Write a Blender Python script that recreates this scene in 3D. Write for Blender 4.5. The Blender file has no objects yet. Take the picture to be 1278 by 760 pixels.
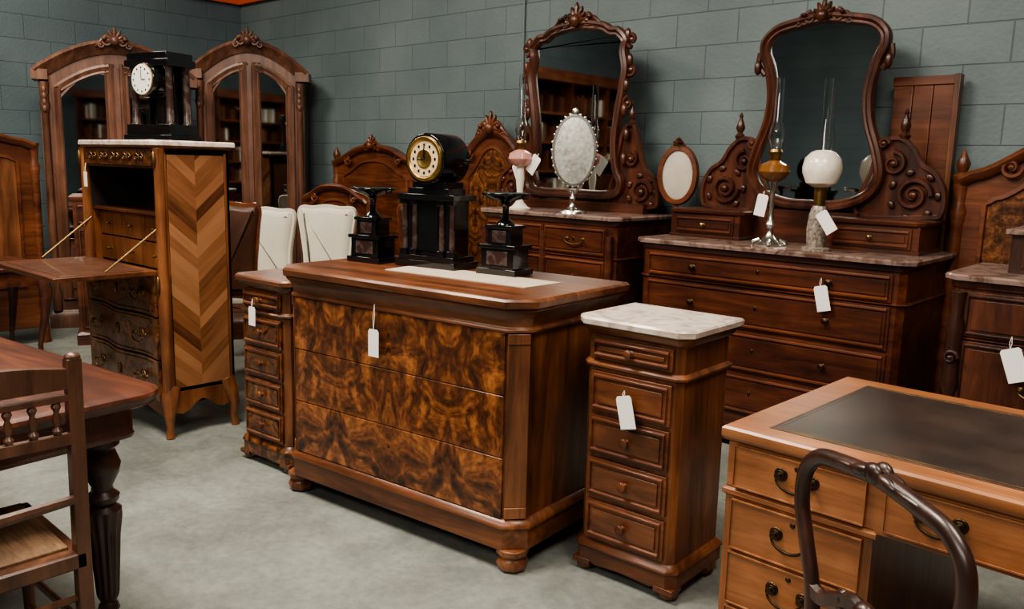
import bpy, bmesh, math, random
from mathutils import Vector, Matrix
random.seed(4)
pi=math.pi
# ------------------------------------------------------------------ materials
def newmat(name):
    m=bpy.data.materials.new(name); m.use_nodes=True
    nt=m.node_tree; b=nt.nodes['Principled BSDF']
    return m,nt,b
def N(nt,t,**k):
    n=nt.nodes.new(t)
    for a,v in k.items(): setattr(n,a,v)
    return n
def ramp(nt,stops):
    r=N(nt,'ShaderNodeValToRGB'); e=r.color_ramp.elements
    while len(e)<len(stops): e.new(.5)
    for i,(p,c) in enumerate(stops):
        e[i].position=p; e[i].color=(c[0],c[1],c[2],1)
    return r
def wood(name,c1,c2,c3,axis='z',rough=.38,coat=.22,freq=14,dist=.8):
    m,nt,b=newmat(name)
    tc=N(nt,'ShaderNodeTexCoord'); mp=N(nt,'ShaderNodeMapping')
    s=[freq]*3; s['xyz'.index(axis)]=freq*.09; mp.inputs['Scale'].default_value=s
    nt.links.new(tc.outputs['Object'],mp.inputs['Vector'])
    n=N(nt,'ShaderNodeTexNoise'); n.inputs['Scale'].default_value=1; n.inputs['Detail'].default_value=8
    n.inputs['Roughness'].default_value=.7; n.inputs['Distortion'].default_value=dist
    nt.links.new(mp.outputs[0],n.inputs['Vector'])
    r=ramp(nt,[(.32,c1),(.5,c2),(.68,c3)]); nt.links.new(n.outputs['Fac'],r.inputs[0])
    n2=N(nt,'ShaderNodeTexNoise'); n2.inputs['Scale'].default_value=3.0; n2.inputs['Detail'].default_value=4
    nt.links.new(tc.outputs['Object'],n2.inputs['Vector'])
    r2=ramp(nt,[(.3,(.5,.45,.45)),(.7,(1.2,1.2,1.2))]); nt.links.new(n2.outputs['Fac'],r2.inputs[0])
    mx=N(nt,'ShaderNodeMixRGB',blend_type='MULTIPLY'); mx.inputs[0].default_value=1
    nt.links.new(r.outputs[0],mx.inputs[1]); nt.links.new(r2.outputs[0],mx.inputs[2])
    nt.links.new(mx.outputs[0],b.inputs['Base Color'])
    b.inputs['Roughness'].default_value=rough; b.inputs['Coat Weight'].default_value=coat; b.inputs['Coat Roughness'].default_value=.22
    return m
def burl(name,c1,c2,c3,period=.3,scale=7,rough=.32):
    m,nt,b=newmat(name)
    tc=N(nt,'ShaderNodeTexCoord'); sp=N(nt,'ShaderNodeSeparateXYZ'); nt.links.new(tc.outputs['Object'],sp.inputs[0])
    pp=N(nt,'ShaderNodeMath',operation='PINGPONG'); pp.inputs[1].default_value=period
    nt.links.new(sp.outputs[0],pp.inputs[0])
    cb=N(nt,'ShaderNodeCombineXYZ'); nt.links.new(pp.outputs[0],cb.inputs[0]); nt.links.new(sp.outputs[1],cb.inputs[1]); nt.links.new(sp.outputs[2],cb.inputs[2])
    wn=N(nt,'ShaderNodeTexNoise'); wn.inputs['Scale'].default_value=2.2; wn.inputs['Detail'].default_value=2; nt.links.new(tc.outputs['Object'],wn.inputs['Vector'])
    ma=N(nt,'ShaderNodeVectorMath',operation='MULTIPLY_ADD'); nt.links.new(wn.outputs['Color'],ma.inputs[0]); ma.inputs[1].default_value=(.12,.0,.12); nt.links.new(cb.outputs[0],ma.inputs[2])
    n=N(nt,'ShaderNodeTexNoise'); n.inputs['Scale'].default_value=scale; n.inputs['Detail'].default_value=10
    n.inputs['Roughness'].default_value=.66; n.inputs['Distortion'].default_value=2.3
    nt.links.new(ma.outputs[0],n.inputs['Vector'])
    r=ramp(nt,[(.36,c1),(.48,c2),(.63,c3)]); nt.links.new(n.outputs['Fac'],r.inputs[0])
    n2=N(nt,'ShaderNodeTexNoise'); n2.inputs['Scale'].default_value=scale*7; n2.inputs['Detail'].default_value=5; nt.links.new(ma.outputs[0],n2.inputs['Vector'])
    r2=ramp(nt,[(.36,(.5,.45,.42)),(.6,(1.12,1.12,1.12))]); nt.links.new(n2.outputs['Fac'],r2.inputs[0])
    mx=N(nt,'ShaderNodeMixRGB',blend_type='MULTIPLY'); mx.inputs[0].default_value=.8
    nt.links.new(r.outputs[0],mx.inputs[1]); nt.links.new(r2.outputs[0],mx.inputs[2])
    nt.links.new(mx.outputs[0],b.inputs['Base Color'])
    b.inputs['Roughness'].default_value=rough; b.inputs['Coat Weight'].default_value=.3; b.inputs['Coat Roughness'].default_value=.18
    return m
def plain(name,c,rough=.5,metal=0,coat=0,noise=0,nscale=8,trans=0):
    m,nt,b=newmat(name)
    b.inputs['Base Color'].default_value=(c[0],c[1],c[2],1); b.inputs['Roughness'].default_value=rough
    b.inputs['Metallic'].default_value=metal; b.inputs['Coat Weight'].default_value=coat
    b.inputs['Transmission Weight'].default_value=trans
    if noise>0:
        tc=N(nt,'ShaderNodeTexCoord'); n=N(nt,'ShaderNodeTexNoise'); n.inputs['Scale'].default_value=nscale; n.inputs['Detail'].default_value=6
        nt.links.new(tc.outputs['Object'],n.inputs['Vector'])
        r=ramp(nt,[(.3,[x*(1-noise) for x in c]),(.7,[min(1,x*(1+noise)) for x in c])]); nt.links.new(n.outputs['Fac'],r.inputs[0])
        nt.links.new(r.outputs[0],b.inputs['Base Color'])
    return m
def marble(name,base,vein,scale=6):
    m,nt,b=newmat(name)
    tc=N(nt,'ShaderNodeTexCoord'); n=N(nt,'ShaderNodeTexNoise'); n.inputs['Scale'].default_value=scale; n.inputs['Detail'].default_value=9; n.inputs['Distortion'].default_value=1.8
    nt.links.new(tc.outputs['Object'],n.inputs['Vector'])
    r=ramp(nt,[(.38,vein),(.52,base),(.8,[min(1,x*1.12) for x in base])]); nt.links.new(n.outputs['Fac'],r.inputs[0])
    nt.links.new(r.outputs[0],b.inputs['Base Color']); b.inputs['Roughness'].default_value=.25
    return m
def chevron(name,c=.19,k=.9,step=.062):
    m,nt,b=newmat(name)
    tc=N(nt,'ShaderNodeTexCoord'); sp=N(nt,'ShaderNodeSeparateXYZ'); nt.links.new(tc.outputs['Object'],sp.inputs[0])
    def M(op,a,bv):
        q=N(nt,'ShaderNodeMath',operation=op)
        for i,x in enumerate((a,bv)):
            if x is None: continue
            if isinstance(x,(int,float)): q.inputs[i].default_value=x
            else: nt.links.new(x,q.inputs[i])
        return q.outputs[0]
    a=M('MULTIPLY',M('ABSOLUTE',M('SUBTRACT',sp.outputs[1],c),None),k)
    v=M('DIVIDE',M('SUBTRACT',sp.outputs[2],a),step)
    fl=M('FLOOR',v,None)
    side=M('GREATER_THAN',sp.outputs[1],c)
    w=N(nt,'ShaderNodeTexWhiteNoise',noise_dimensions='2D'); cb=N(nt,'ShaderNodeCombineXYZ'); nt.links.new(fl,cb.inputs[0]); nt.links.new(side,cb.inputs[1]); nt.links.new(cb.outputs[0],w.inputs['Vector'])
    gr=N(nt,'ShaderNodeTexNoise'); gr.inputs['Scale'].default_value=1; gr.inputs['Detail'].default_value=6
    cb2=N(nt,'ShaderNodeCombineXYZ'); nt.links.new(M('MULTIPLY',v,3.0),cb2.inputs[0]); nt.links.new(M('MULTIPLY',sp.outputs[1],7.0),cb2.inputs[1]); nt.links.new(side,cb2.inputs[2]); nt.links.new(cb2.outputs[0],gr.inputs['Vector'])
    sm=M('ADD',M('MULTIPLY',w.outputs['Value'],.6),M('MULTIPLY',gr.outputs['Fac'],.4))
    r=ramp(nt,[(.18,(.07,.024,.010)),(.42,(.20,.080,.033)),(.8,(.33,.155,.072))]); nt.links.new(sm,r.inputs[0])
    nt.links.new(r.outputs[0],b.inputs['Base Color']); b.inputs['Roughness'].default_value=.35; b.inputs['Coat Weight'].default_value=.2
    return m
def blockwall(name,ax,c1,c2,mort):
    m,nt,b=newmat(name)
    tc=N(nt,'ShaderNodeTexCoord'); sp=N(nt,'ShaderNodeSeparateXYZ'); nt.links.new(tc.outputs['Object'],sp.inputs[0])
    cb=N(nt,'ShaderNodeCombineXYZ'); nt.links.new(sp.outputs[ax],cb.inputs[0]); nt.links.new(sp.outputs[2],cb.inputs[1])
    br=N(nt,'ShaderNodeTexBrick'); br.inputs['Scale'].default_value=1; br.inputs['Brick Width'].default_value=.42; br.inputs['Row Height'].default_value=.2
    br.inputs['Mortar Size'].default_value=.005; br.inputs['Mortar Smooth'].default_value=.8
    br.inputs['Color1'].default_value=(*c1,1); br.inputs['Color2'].default_value=(*c2,1); br.inputs['Mortar'].default_value=(*mort,1)
    nt.links.new(cb.outputs[0],br.inputs['Vector'])
    n=N(nt,'ShaderNodeTexNoise'); n.inputs['Scale'].default_value=1.3; n.inputs['Detail'].default_value=8; nt.links.new(tc.outputs['Object'],n.inputs['Vector'])
    r=ramp(nt,[(.3,(.76,.78,.78)),(.7,(1.15,1.12,1.1))]); nt.links.new(n.outputs['Fac'],r.inputs[0])
    mx=N(nt,'ShaderNodeMixRGB',blend_type='MULTIPLY'); mx.inputs[0].default_value=1
    nt.links.new(br.outputs['Color'],mx.inputs[1]); nt.links.new(r.outputs[0],mx.inputs[2]); nt.links.new(mx.outputs[0],b.inputs['Base Color'])
    n3=N(nt,'ShaderNodeTexNoise'); n3.inputs['Scale'].default_value=40; nt.links.new(tc.outputs['Object'],n3.inputs['Vector'])
    ad=N(nt,'ShaderNodeMath',operation='MULTIPLY_ADD'); nt.links.new(br.outputs['Fac'],ad.inputs[0]); ad.inputs[1].default_value=-1.0; nt.links.new(n3.outputs['Fac'],ad.inputs[2])
    bp=N(nt,'ShaderNodeBump'); bp.inputs['Distance'].default_value=.004; bp.inputs['Strength'].default_value=.6; nt.links.new(ad.outputs[0],bp.inputs['Height']); nt.links.new(bp.outputs[0],b.inputs['Normal'])
    b.inputs['Roughness'].default_value=.6
    return m
def floormat():
    m,nt,b=newmat('concrete_floor')
    tc=N(nt,'ShaderNodeTexCoord'); n=N(nt,'ShaderNodeTexNoise'); n.inputs['Scale'].default_value=2.6; n.inputs['Detail'].default_value=14; n.inputs['Roughness'].default_value=.75; n.inputs['Distortion'].default_value=.25
    nt.links.new(tc.outputs['Object'],n.inputs['Vector'])
    r=ramp(nt,[(.30,(.115,.125,.115)),(.5,(.185,.198,.182)),(.70,(.265,.28,.255))]); nt.links.new(n.outputs['Fac'],r.inputs[0])
    n2=N(nt,'ShaderNodeTexNoise'); n2.inputs['Scale'].default_value=30; n2.inputs['Detail'].default_value=6; n2.inputs['Roughness'].default_value=.7
    nt.links.new(tc.outputs['Object'],n2.inputs['Vector'])
    r3=ramp(nt,[(.35,(.84,.84,.84)),(.6,(1.06,1.06,1.06))]); nt.links.new(n2.outputs['Fac'],r3.inputs[0])
    mx=N(nt,'ShaderNodeMixRGB',blend_type='MULTIPLY'); mx.inputs[0].default_value=1
    nt.links.new(r.outputs[0],mx.inputs[1]); nt.links.new(r3.outputs[0],mx.inputs[2]); nt.links.new(mx.outputs[0],b.inputs['Base Color'])
    r2=ramp(nt,[(.3,(.42,)*3),(.7,(.62,)*3)]); nt.links.new(n.outputs['Fac'],r2.inputs[0]); nt.links.new(r2.outputs[0],b.inputs['Roughness'])
    return m

MAHO=wood('mahogany',(.026,.0065,.003),(.078,.021,.009),(.15,.044,.018),'x')
MAHOV=wood('mahogany_vertical',(.026,.007,.003),(.076,.022,.010),(.145,.044,.019),'z')
MAHOL=wood('mahogany_light',(.058,.016,.006),(.135,.040,.015),(.22,.072,.027),'x')
DARK=wood('dark_rosewood',(.012,.004,.003),(.036,.012,.007),(.078,.026,.014),'z',coat=.4)
WALN=wood('walnut',(.060,.020,.008),(.165,.060,.023),(.28,.112,.045),'z')
WALNH=wood('walnut_horizontal',(.050,.016,.006),(.15,.051,.019),(.26,.098,.038),'x')
SATIN=wood('walnut_side',(.045,.014,.005),(.18,.063,.021),(.33,.125,.043),'z',freq=7,dist=2)
OAK=wood('yew_desk',(.20,.074,.024),(.34,.130,.046),(.45,.190,.075),'x',freq=18)
OAKV=wood('yew_desk_vertical',(.20,.074,.024),(.32,.122,.043),(.42,.175,.068),'z',freq=18)
ARM=wood('armoire_walnut',(.070,.028,.016),(.155,.068,.040),(.24,.11,.066),'z',coat=.12,rough=.45)
BURL=burl('walnut_burl',(.020,.006,.002),(.12,.036,.011),(.36,.130,.040),.31,5.5)
BURL2=burl('small_burl',(.028,.009,.003),(.11,.038,.013),(.25,.095,.032),.17,9)
TULIP=wood('tulipwood',(.10,.033,.011),(.21,.076,.027),(.32,.130,.052),'z')
TULIPD=wood('tulipwood_dark',(.04,.013,.005),(.10,.034,.013),(.18,.064,.023),'x')
CHEV=chevron('chevron_veneer')
BRASS=plain('brass',(.26,.17,.07),.38,1,noise=.3)
DBRASS=plain('aged_brass',(.085,.055,.03),.38,1)
GILT=plain('gilt',(.45,.29,.10),.38,1,noise=.3,nscale=30)
OLDG=plain('tarnished_gilt',(.20,.12,.05),.45,1,noise=.4,nscale=30)
SILV=plain('silver',(.62,.60,.55),.25,1)
BLACK=plain('black_marble',(.006,.006,.007),.12,0,.5)
GREENM=marble('rouge_marble',(.035,.018,.016),(.08,.06,.055),12)
WMARB=marble('white_marble',(.66,.57,.50),(.46,.37,.32),9)
GMARB=marble('brown_grey_marble',(.24,.165,.14),(.11,.062,.048),9)
MIRR=plain('mirror_glass',(.60,.63,.63),.03,1)
CREAM=plain('cream_linen',(.68,.64,.54),.85,noise=.06)
OVALF=plain('oval_linen',(.52,.47,.40),.85,noise=.1)
RUNN=plain('beige_runner',(.46,.39,.31),.8,noise=.1)
PAPER=plain('tag_paper',(.88,.86,.82),.7)
STR=plain('string',(.7,.66,.58),.8)
LEATH=plain('desk_leather',(.032,.021,.017),.36,0,.12,noise=.5,nscale=5)
TLEATH=plain('brown_leather',(.075,.028,.014),.4,0,.2,noise=.3)
RUSH=wood('rush_seat',(.10,.05,.022),(.18,.10,.048),(.27,.16,.08),'y',coat=0,rough=.7,freq=60)
CHAIRW=wood('chair_oak',(.05,.02,.010),(.11,.046,.025),(.17,.078,.042),'z',coat=.2)
SHADE=plain('interior_shade',(.012,.008,.006),.8)  # shade inside the open compartment, put into the colour
FACE=plain('clock_face',(.60,.45,.27),.4,noise=.2,nscale=60)
WFACE=plain('clock_face_white',(.85,.83,.76),.35)
PINK=plain('pink_glass',(.62,.30,.26),.15,0,.5)
AMBER=plain('amber_glass',(.22,.09,.025),.12,0,.6)
GLOBE=plain('opal_glass',(.84,.76,.65),.25,0,.3,noise=.14,nscale=18)
GLASS=plain('clear_glass',(.95,.97,.97),.02,trans=1.0)
SPECK=plain('speckled_china',(.24,.20,.17),.3,noise=.7,nscale=70)
ETCH=plain('etched_silver',(.48,.48,.44),.38,.35,noise=.35,nscale=45)

# ------------------------------------------------------------------ geometry kit
def catmull(p,n=6,closed=True):
    out=[];L=len(p)
    rng=range(L) if closed else range(L-1)
    for i in rng:
        g=lambda k:(Vector(p[k%L]) if closed else Vector(p[max(0,min(L-1,k))]))
        a,b,c,d=g(i-1),g(i),g(i+1),g(i+2)
        for j in range(n):
            t=j/n
            out.append(.5*((2*b)+(c-a)*t+(2*a-5*b+4*c-d)*t*t+(3*b-a-3*c+d)*t**3))
    if not closed: out.append(Vector(p[-1]))
    return out
def offs(poly,d):
    L=len(poly);o=[]
    for i in range(L):
        p0,p,p1=Vector(poly[i-1]),Vector(poly[i]),Vector(poly[(i+1)%L])
        a=(p-p0).normalized();b=(p1-p).normalized()
        n1=Vector((a.y,-a.x));n2=Vector((b.y,-b.x))
        o.append(p+(n1+n2)*(d/(max(.2,1+n1.dot(n2)))))
    return o
def rect(x0,x1,y0,y1,c=0,cb=0):
    r=[]
    if c>0: r+=[(x0,y0+c),(x0+c,y0),(x1-c,y0),(x1,y0+c)]
    else: r+=[(x0,y0),(x1,y0)]
    if cb>0: r+=[(x1,y1-cb),(x1-cb,y1),(x0+cb,y1),(x0,y1-cb)]
    else: r+=[(x1,y1),(x0,y1)]
    return r
def rrect(x0,x1,y0,y1,r,n=6):
    o=[]
    for cx,cy,a0 in ((x0+r,y0+r,pi),(x1-r,y0+r,1.5*pi),(x1-r,y1-r,0),(x0+r,y1-r,.5*pi)):
        for i in range(n+1):
            a=a0+i/n*pi/2; o.append((cx+r*math.cos(a),cy+r*math.sin(a)))
    return o
def sym(h): return list(h)+[(-x,z) for x,z in reversed(h) if abs(x)>1e-6]
class O:
    def __init__(s,name,loc=(0,0,0),rz=0,bevel=.002):
        s.name=name;s.loc=loc;s.rz=math.radians(rz);s.v=[];s.f=[];s.m=[];s.mats=[];s.T=Matrix.Identity(4);s.bevel=bevel
    def add(s,vs,fs,mat):
        if mat not in s.mats: s.mats.append(mat)
        k=s.mats.index(mat);b=len(s.v)
        s.v+=[s.T@Vector(v) for v in vs]
        for f in fs: s.f.append([b+i for i in f]);s.m.append(k)
    def box(s,x0,x1,y0,y1,z0,z1,mat):
        s.add([(x0,y0,z0),(x1,y0,z0),(x1,y1,z0),(x0,y1,z0),(x0,y0,z1),(x1,y0,z1),(x1,y1,z1),(x0,y1,z1)],
              [(0,3,2,1),(4,5,6,7),(0,1,5,4),(1,2,6,5),(2,3,7,6),(3,0,4,7)],mat)
    def rings(s,rs,mat,cap=True,closed=False):
        n=len(rs[0]);vs=[v for r in rs for v in r];fs=[]
        R=len(rs)
        for i in range(R if closed else R-1):
            a=i*n;b=((i+1)%R)*n
            for j in range(n):
                k=(j+1)%n; fs.append((a+j,a+k,b+k,b+j))
        if cap and not closed:
            fs.append(tuple(reversed(range(n)))); fs.append(tuple((R-1)*n+i for i in range(n)))
        s.add(vs,fs,mat)
    def loft(s,fp,lv,mat):
        s.rings([[(p[0],p[1],z) for p in offs(fp,o)] for o,z in lv],mat)
    def prism(s,poly,a,b,mat,ax='y'):
        if ax=='y': s.rings([[(p[0],t,p[1]) for p in poly] for t in (a,b)],mat)
        elif ax=='x': s.rings([[(t,p[0],p[1]) for p in poly] for t in (a,b)],mat)
        else: s.rings([[(p[0],p[1],t) for p in poly] for t in (a,b)],mat)
    def lathe(s,prof,c,mat,axis='z',seg=20,flute=0,nfl=10,sx=1,sy=1):
        rs=[]
        for q in prof:
            r,h=q[0],q[1];fl=q[2] if len(q)>2 else 0
            ring=[]
            for i in range(seg):
                a=2*pi*i/seg; rr=max(r,1e-4)*(1-fl*(.5+.5*math.cos(nfl*a)))
                u,w=rr*math.cos(a)*sx,rr*math.sin(a)*sy
                if axis=='z': ring.append((c[0]+u,c[1]+w,c[2]+h))
                elif axis=='-y': ring.append((c[0]+u,c[1]-h,c[2]+w))
                else: ring.append((c[0]+h,c[1]+u,c[2]+w))
            rs.append(ring)
        s.rings(rs,mat)
    def ell(s,c,r,mat,seg=12,rot=None):
        rs=[]
        R=rot if rot else Matrix.Identity(3)
        for i in range(9):
            t=-pi/2+pi*i/8; cr=max(math.cos(t),1e-3)
            rs.append([Vector(c)+R@Vector((r[0]*cr*math.cos(2*pi*j/seg),r[1]*cr*math.sin(2*pi*j/seg),r[2]*math.sin(t))) for j in range(seg)])
        s.rings(rs,mat)
    def tube(s,pts,r,mat,seg=8,closed=False,flat=1.0):
        P=[Vector(p) for p in pts];n=len(P)
        if not isinstance(r,(list,tuple)): r=[r]*n
        rs=[];prev=None
        for i in range(n):
            t=(P[(i+1)%n]-P[i-1]) if closed else (P[min(n-1,i+1)]-P[max(0,i-1)])
            t.normalize()
            if prev is None:
                u=t.orthogonal().normalized() if abs(t.y)>.9 else Vector((0,1,0)).cross(t).normalized()
            else:
                u=(prev-t*prev.dot(t)).normalized()
            prev=u;w=t.cross(u)
            rs.append([P[i]+u*(r[i]*math.cos(2*pi*j/seg))+w*(r[i]*flat*math.sin(2*pi*j/seg)) for j in range(seg)])
        s.rings(rs,mat,True,closed)
    def sweep(s,path,prof,mat,closed=True,y=0):
        P=[Vector((p[0],p[1])) for p in path];n=len(P);rs=[]
        for i in range(n):
            t=(P[(i+1)%n]-P[i-1]) if closed else (P[min(n-1,i+1)]-P[max(0,i-1)])
            t.normalize();nn=Vector((t.y,-t.x))
            rs.append([(P[i].x+nn.x*a,y+b,P[i].y+nn.y*a) for a,b in prof])
        s.rings(rs,mat,True,closed)
    def fill(s,path,off,y,mat):
        P=[Vector((p[0],p[1])) for p in path];n=len(P);vs=[]
        for i in range(n):
            t=(P[(i+1)%n]-P[i-1]).normalized();nn=Vector((t.y,-t.x))
            q=P[i]+nn*off; vs.append((q.x,y,q.y))
        s.add(vs,[tuple(range(n))],mat)
    def pad(s,path,lv,mat):
        P=[Vector((p[0],p[1])) for p in path];n=len(P);rs=[]
        for o,y in lv:
            r=[]
            for i in range(n):
                t=(P[(i+1)%n]-P[i-1]).normalized();nn=Vector((t.y,-t.x));q=P[i]+nn*o
                r.append((q.x,y,q.y))
            rs.append(r)
        s.rings(rs,mat)
    def spiral(s,cx,cz,y,r,mat,turns=1.4,th=.012,a0=0,d=1):
        pts=[];rr=[];n=int(18*turns)
        for i in range(n+1):
            t=i/n;a=a0+d*2*pi*turns*t;q=r*(1-.85*t)
            pts.append((cx+q*math.cos(a),y,cz+q*math.sin(a)));rr.append(th*(1-.45*t))
        s.tube(pts,rr,mat,6); s.ell((cx,y,cz),(th*1.3,)*3,mat,8)
    def crest(s,cx,cz,y,w,h,mat):
        for i in range(-3,4):
            a=i*.42; L=h*(1-.14*abs(i))*.8
            R=Matrix.Rotation(a,3,'Y')
            s.ell((cx+math.sin(a)*L*.5,y-.012,cz+h*.15+math.cos(a)*L*.5),(h*.10,.022,L*.5),mat,8,R)
        s.ell((cx,y-.03,cz+h*.22),(h*.24,.035,h*.26),mat)
        for d in (-1,1):
            s.spiral(cx+d*w*.20,cz+h*.20,y-.01,h*.26,mat,1.3,h*.09,pi/2,-d)
            s.spiral(cx+d*w*.38,cz+h*.02,y-.008,h*.19,mat,1.2,h*.07,pi/2,d)
            s.tube([(cx+d*w*.15,y,cz+h*.42),(cx+d*w*.33,y-.01,cz+h*.26),(cx+d*w*.52,y,cz-h*.08)],[h*.08,h*.11,h*.03],mat,8)
            s.ell((cx+d*w*.28,y-.03,cz+h*.32),(h*.12,.02,h*.08),mat,8)
    def knob(s,x,y,z,mat,r=.016):
        s.lathe([(r*.9,0),(r*.45,.004),(r*.5,.012),(r,.018),(r*.95,.026),(r*.3,.031),(.001,.031)],(x,y,z),mat,'-y',14)
    def bail(s,x,y,z,mat,w=.08,h=.035):
        for d in (-1,1):
            s.lathe([(.013,0),(.012,.004),(.006,.006),(.006,.016),(.009,.02),(.001,.022)],(x+d*w/2,y,z),mat,'-y',12)
        s.tube([(x+w/2*math.cos(a)*(1.15 if 0<k<10 else 1),y-.016-.004*math.sin(a),z-h*math.sin(a)) for k,a in [(k,pi*k/10) for k in range(11)]],[.003+.002*math.sin(pi*k/10) for k in range(11)],mat,6)
    def drawer(s,x0,x1,z0,z1,y,mat,matf,style='panel',pr=.008):
        g=.004
        s.box(x0+g,x1-g,y-pr,y+.002,z0+g,z1-g,mat)
        if style=='panel':
            i=.018
            s.sweep([(x0+i,z0+i),(x1-i,z0+i),(x1-i,z1-i),(x0+i,z1-i)],[(.007,-pr+.001),(.004,-pr-.008),(-.004,-pr-.009),(-.010,-pr+.001)],matf,True,y)
            i=.034
            s.box(x0+i,x1-i,y-pr-.005,y-pr+.001,z0+i,z1-i,mat)
        elif style=='cock':
            s.sweep([(x0+g,z0+g),(x1-g,z0+g),(x1-g,z1-g),(x0+g,z1-g)],[(.002,-pr+.004),(.002,-pr-.004),(-.003,-pr-.004),(-.003,-pr+.004)],matf,True,y)
    def done(s):
        me=bpy.data.meshes.new(s.name); me.from_pydata([tuple(v) for v in s.v],[],s.f)
        for m in s.mats: me.materials.append(m)
        for p,k in zip(me.polygons,s.m): p.material_index=k
        bm=bmesh.new(); bm.from_mesh(me); bmesh.ops.recalc_face_normals(bm,faces=bm.faces[:]); bm.to_mesh(me); bm.free()
        for p in me.polygons: p.use_smooth=True
        me.set_sharp_from_angle(angle=math.radians(38))
        o=bpy.data.objects.new(s.name,me); o.location=s.loc; o.rotation_euler=(0,0,s.rz)
        bpy.context.scene.collection.objects.link(o)
        if s.bevel:
            b=o.modifiers.new('bevel','BEVEL'); b.width=s.bevel; b.segments=2; b.limit_method='ANGLE'; b.angle_limit=math.radians(50); b.harden_normals=False
        return o
def wpt(loc,rz,p):
    a=math.radians(rz); return (loc[0]+p[0]*math.cos(a)-p[1]*math.sin(a),loc[1]+p[0]*math.sin(a)+p[1]*math.cos(a),loc[2]+p[2])
def tag(base,rz,p,ln=.06,w=.045,h=.085,tilt=0):
    """paper price tag hung on a string at local point p of a piece of furniture"""
    t=O('price_tag',wpt(base,rz,p),rz,0)
    t.tube([(0,0,0),(.004,-.004,-ln*.5),(0,-.006,-ln)],.0014,STR,5)
    t.tube([(0,0,0),(-.005,-.003,-ln*.5),(0,-.006,-ln)],.0014,STR,5)
    t.T=Matrix.Translation((0,-.006,-ln))@Matrix.Rotation(math.radians(tilt),4,'Y')
    t.prism([(-w/2,-h),(w/2,-h),(w/2,-.006),(w/2-.007,.003),(-w/2+.007,.003),(-w/2,-.006)],-.001,.001,PAPER)
    t.done()

# ------------------------------------------------------------------ room
XL,XR,YF,YB,ZC=-8.1,4.0,-4.0,4.78,4.3
def slab(name,x0,x1,y0,y1,z0,z1,mat):
    o=O(name,(0,0,0),0,0); o.box(x0,x1,y0,y1,z0,z1,mat); return o.done()
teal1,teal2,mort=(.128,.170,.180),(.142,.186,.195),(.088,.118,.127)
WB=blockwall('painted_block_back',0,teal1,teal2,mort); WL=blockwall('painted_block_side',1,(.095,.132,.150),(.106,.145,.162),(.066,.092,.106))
slab('floor',XL-.2,XR+.2,YF-.2,YB+.2,-.1,0,floormat())
slab('wall_back',XL,XR,YB,YB+.2,0,ZC,WB)
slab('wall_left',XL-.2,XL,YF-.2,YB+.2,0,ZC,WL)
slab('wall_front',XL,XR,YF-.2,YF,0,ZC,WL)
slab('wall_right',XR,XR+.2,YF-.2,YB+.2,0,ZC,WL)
slab('ceiling',XL-.2,XR+.2,YF-.2,YB+.2,ZC,ZC+.1,plain('ceiling_paint',(.35,.33,.30),.8))
ORG=plain('orange_steel',(.62,.11,.03),.5)
slab('trim_1',XL,XR,YB-.05,YB,2.975,3.2,ORG); slab('trim_2',XL,XL+.05,2.0,YB-.05,2.975,3.2,ORG)
c=O('conduit_pipe',(0,0,0),0,0); c.tube([(-4.22,YB-.012,0),(-4.22,YB-.012,ZC)],.009,plain('pipe_paint',teal1,.5),8); c.done()

# ------------------------------------------------------------------ main burl commode
CL,CR=(-2.475,2.06,0),5
o=O('walnut_commode',CL,CR,.003)
W=.63;D=.62;H0=1.0
fp=rect(-W,W,0,D,.06,0)
o.loft(fp,[(-.004,.17),(-.004,.90)],SATIN)
o.loft(fp,[(.012,.080),(.012,.155),(.022,.165),(.020,.178),(.006,.192),(0,.196)],WALNH)
o.loft(fp,[(0,.874),(.012,.878),(.012,.888),(.004,.894),(.004,.912),(.014,.938),(.030,.955),(.030,.962)],WALNH)
o.loft(fp,[(.030,.962),(.042,.966),(.044,.990),(.036,H0)],WALNH)
for i,(a,b) in enumerate(((.652,.874),(.424,.649),(.196,.421))):
    o.box(-W+.066,W-.066,-.006,.01,a,b,BURL)
    o.lathe([(.006,0),(.004,.002),(.001,.002)],(0,-.006,(a+b)/2+.03),DBRASS,'-y',10)
for dx in (-1,1):
    for yy in (.035,D-.05):
        o.lathe([(.040,0),(.054,.008),(.060,.028),(.052,.046),(.046,.052),(.060,.062),(.060,.084)],(dx*(W-.042),yy+.005,0),WALN,'z',8)
    a=(dx*(W-.060),0);b=(dx*W,.06)
    for z0,z1,e in ((.198,.24,.010),(.24,.835,.005),(.835,.873,.010)):
        m=((a[0]+b[0])/2,(a[1]+b[1])/2);nx=dx*.707;ny=-.707
        h=.040
        tx,ty=(.707,.707) if dx>0 else (.707,-.707)
        p=[(m[0]-tx*h,m[1]-ty*h),(m[0]+tx*h,m[1]+ty*h)]
        poly=[p[0],p[1],(p[1][0]+nx*e,p[1][1]+ny*e),(p[0][0]+nx*e,p[0][1]+ny*e)]
        o.prism(poly,z0,z1,WALN,'z')
o.done()
t=O('table_runner',wpt(CL,CR,(.06,.31,H0)),CR,0)
t.prism([(-.30,-.10),(.42,-.09),(.44,.12),(-.32,.13)],0,.003,RUNN,'z'); t.done()
tag(CL,CR,(-.05,-.032,.905),.10,.055,.105,0)
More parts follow.
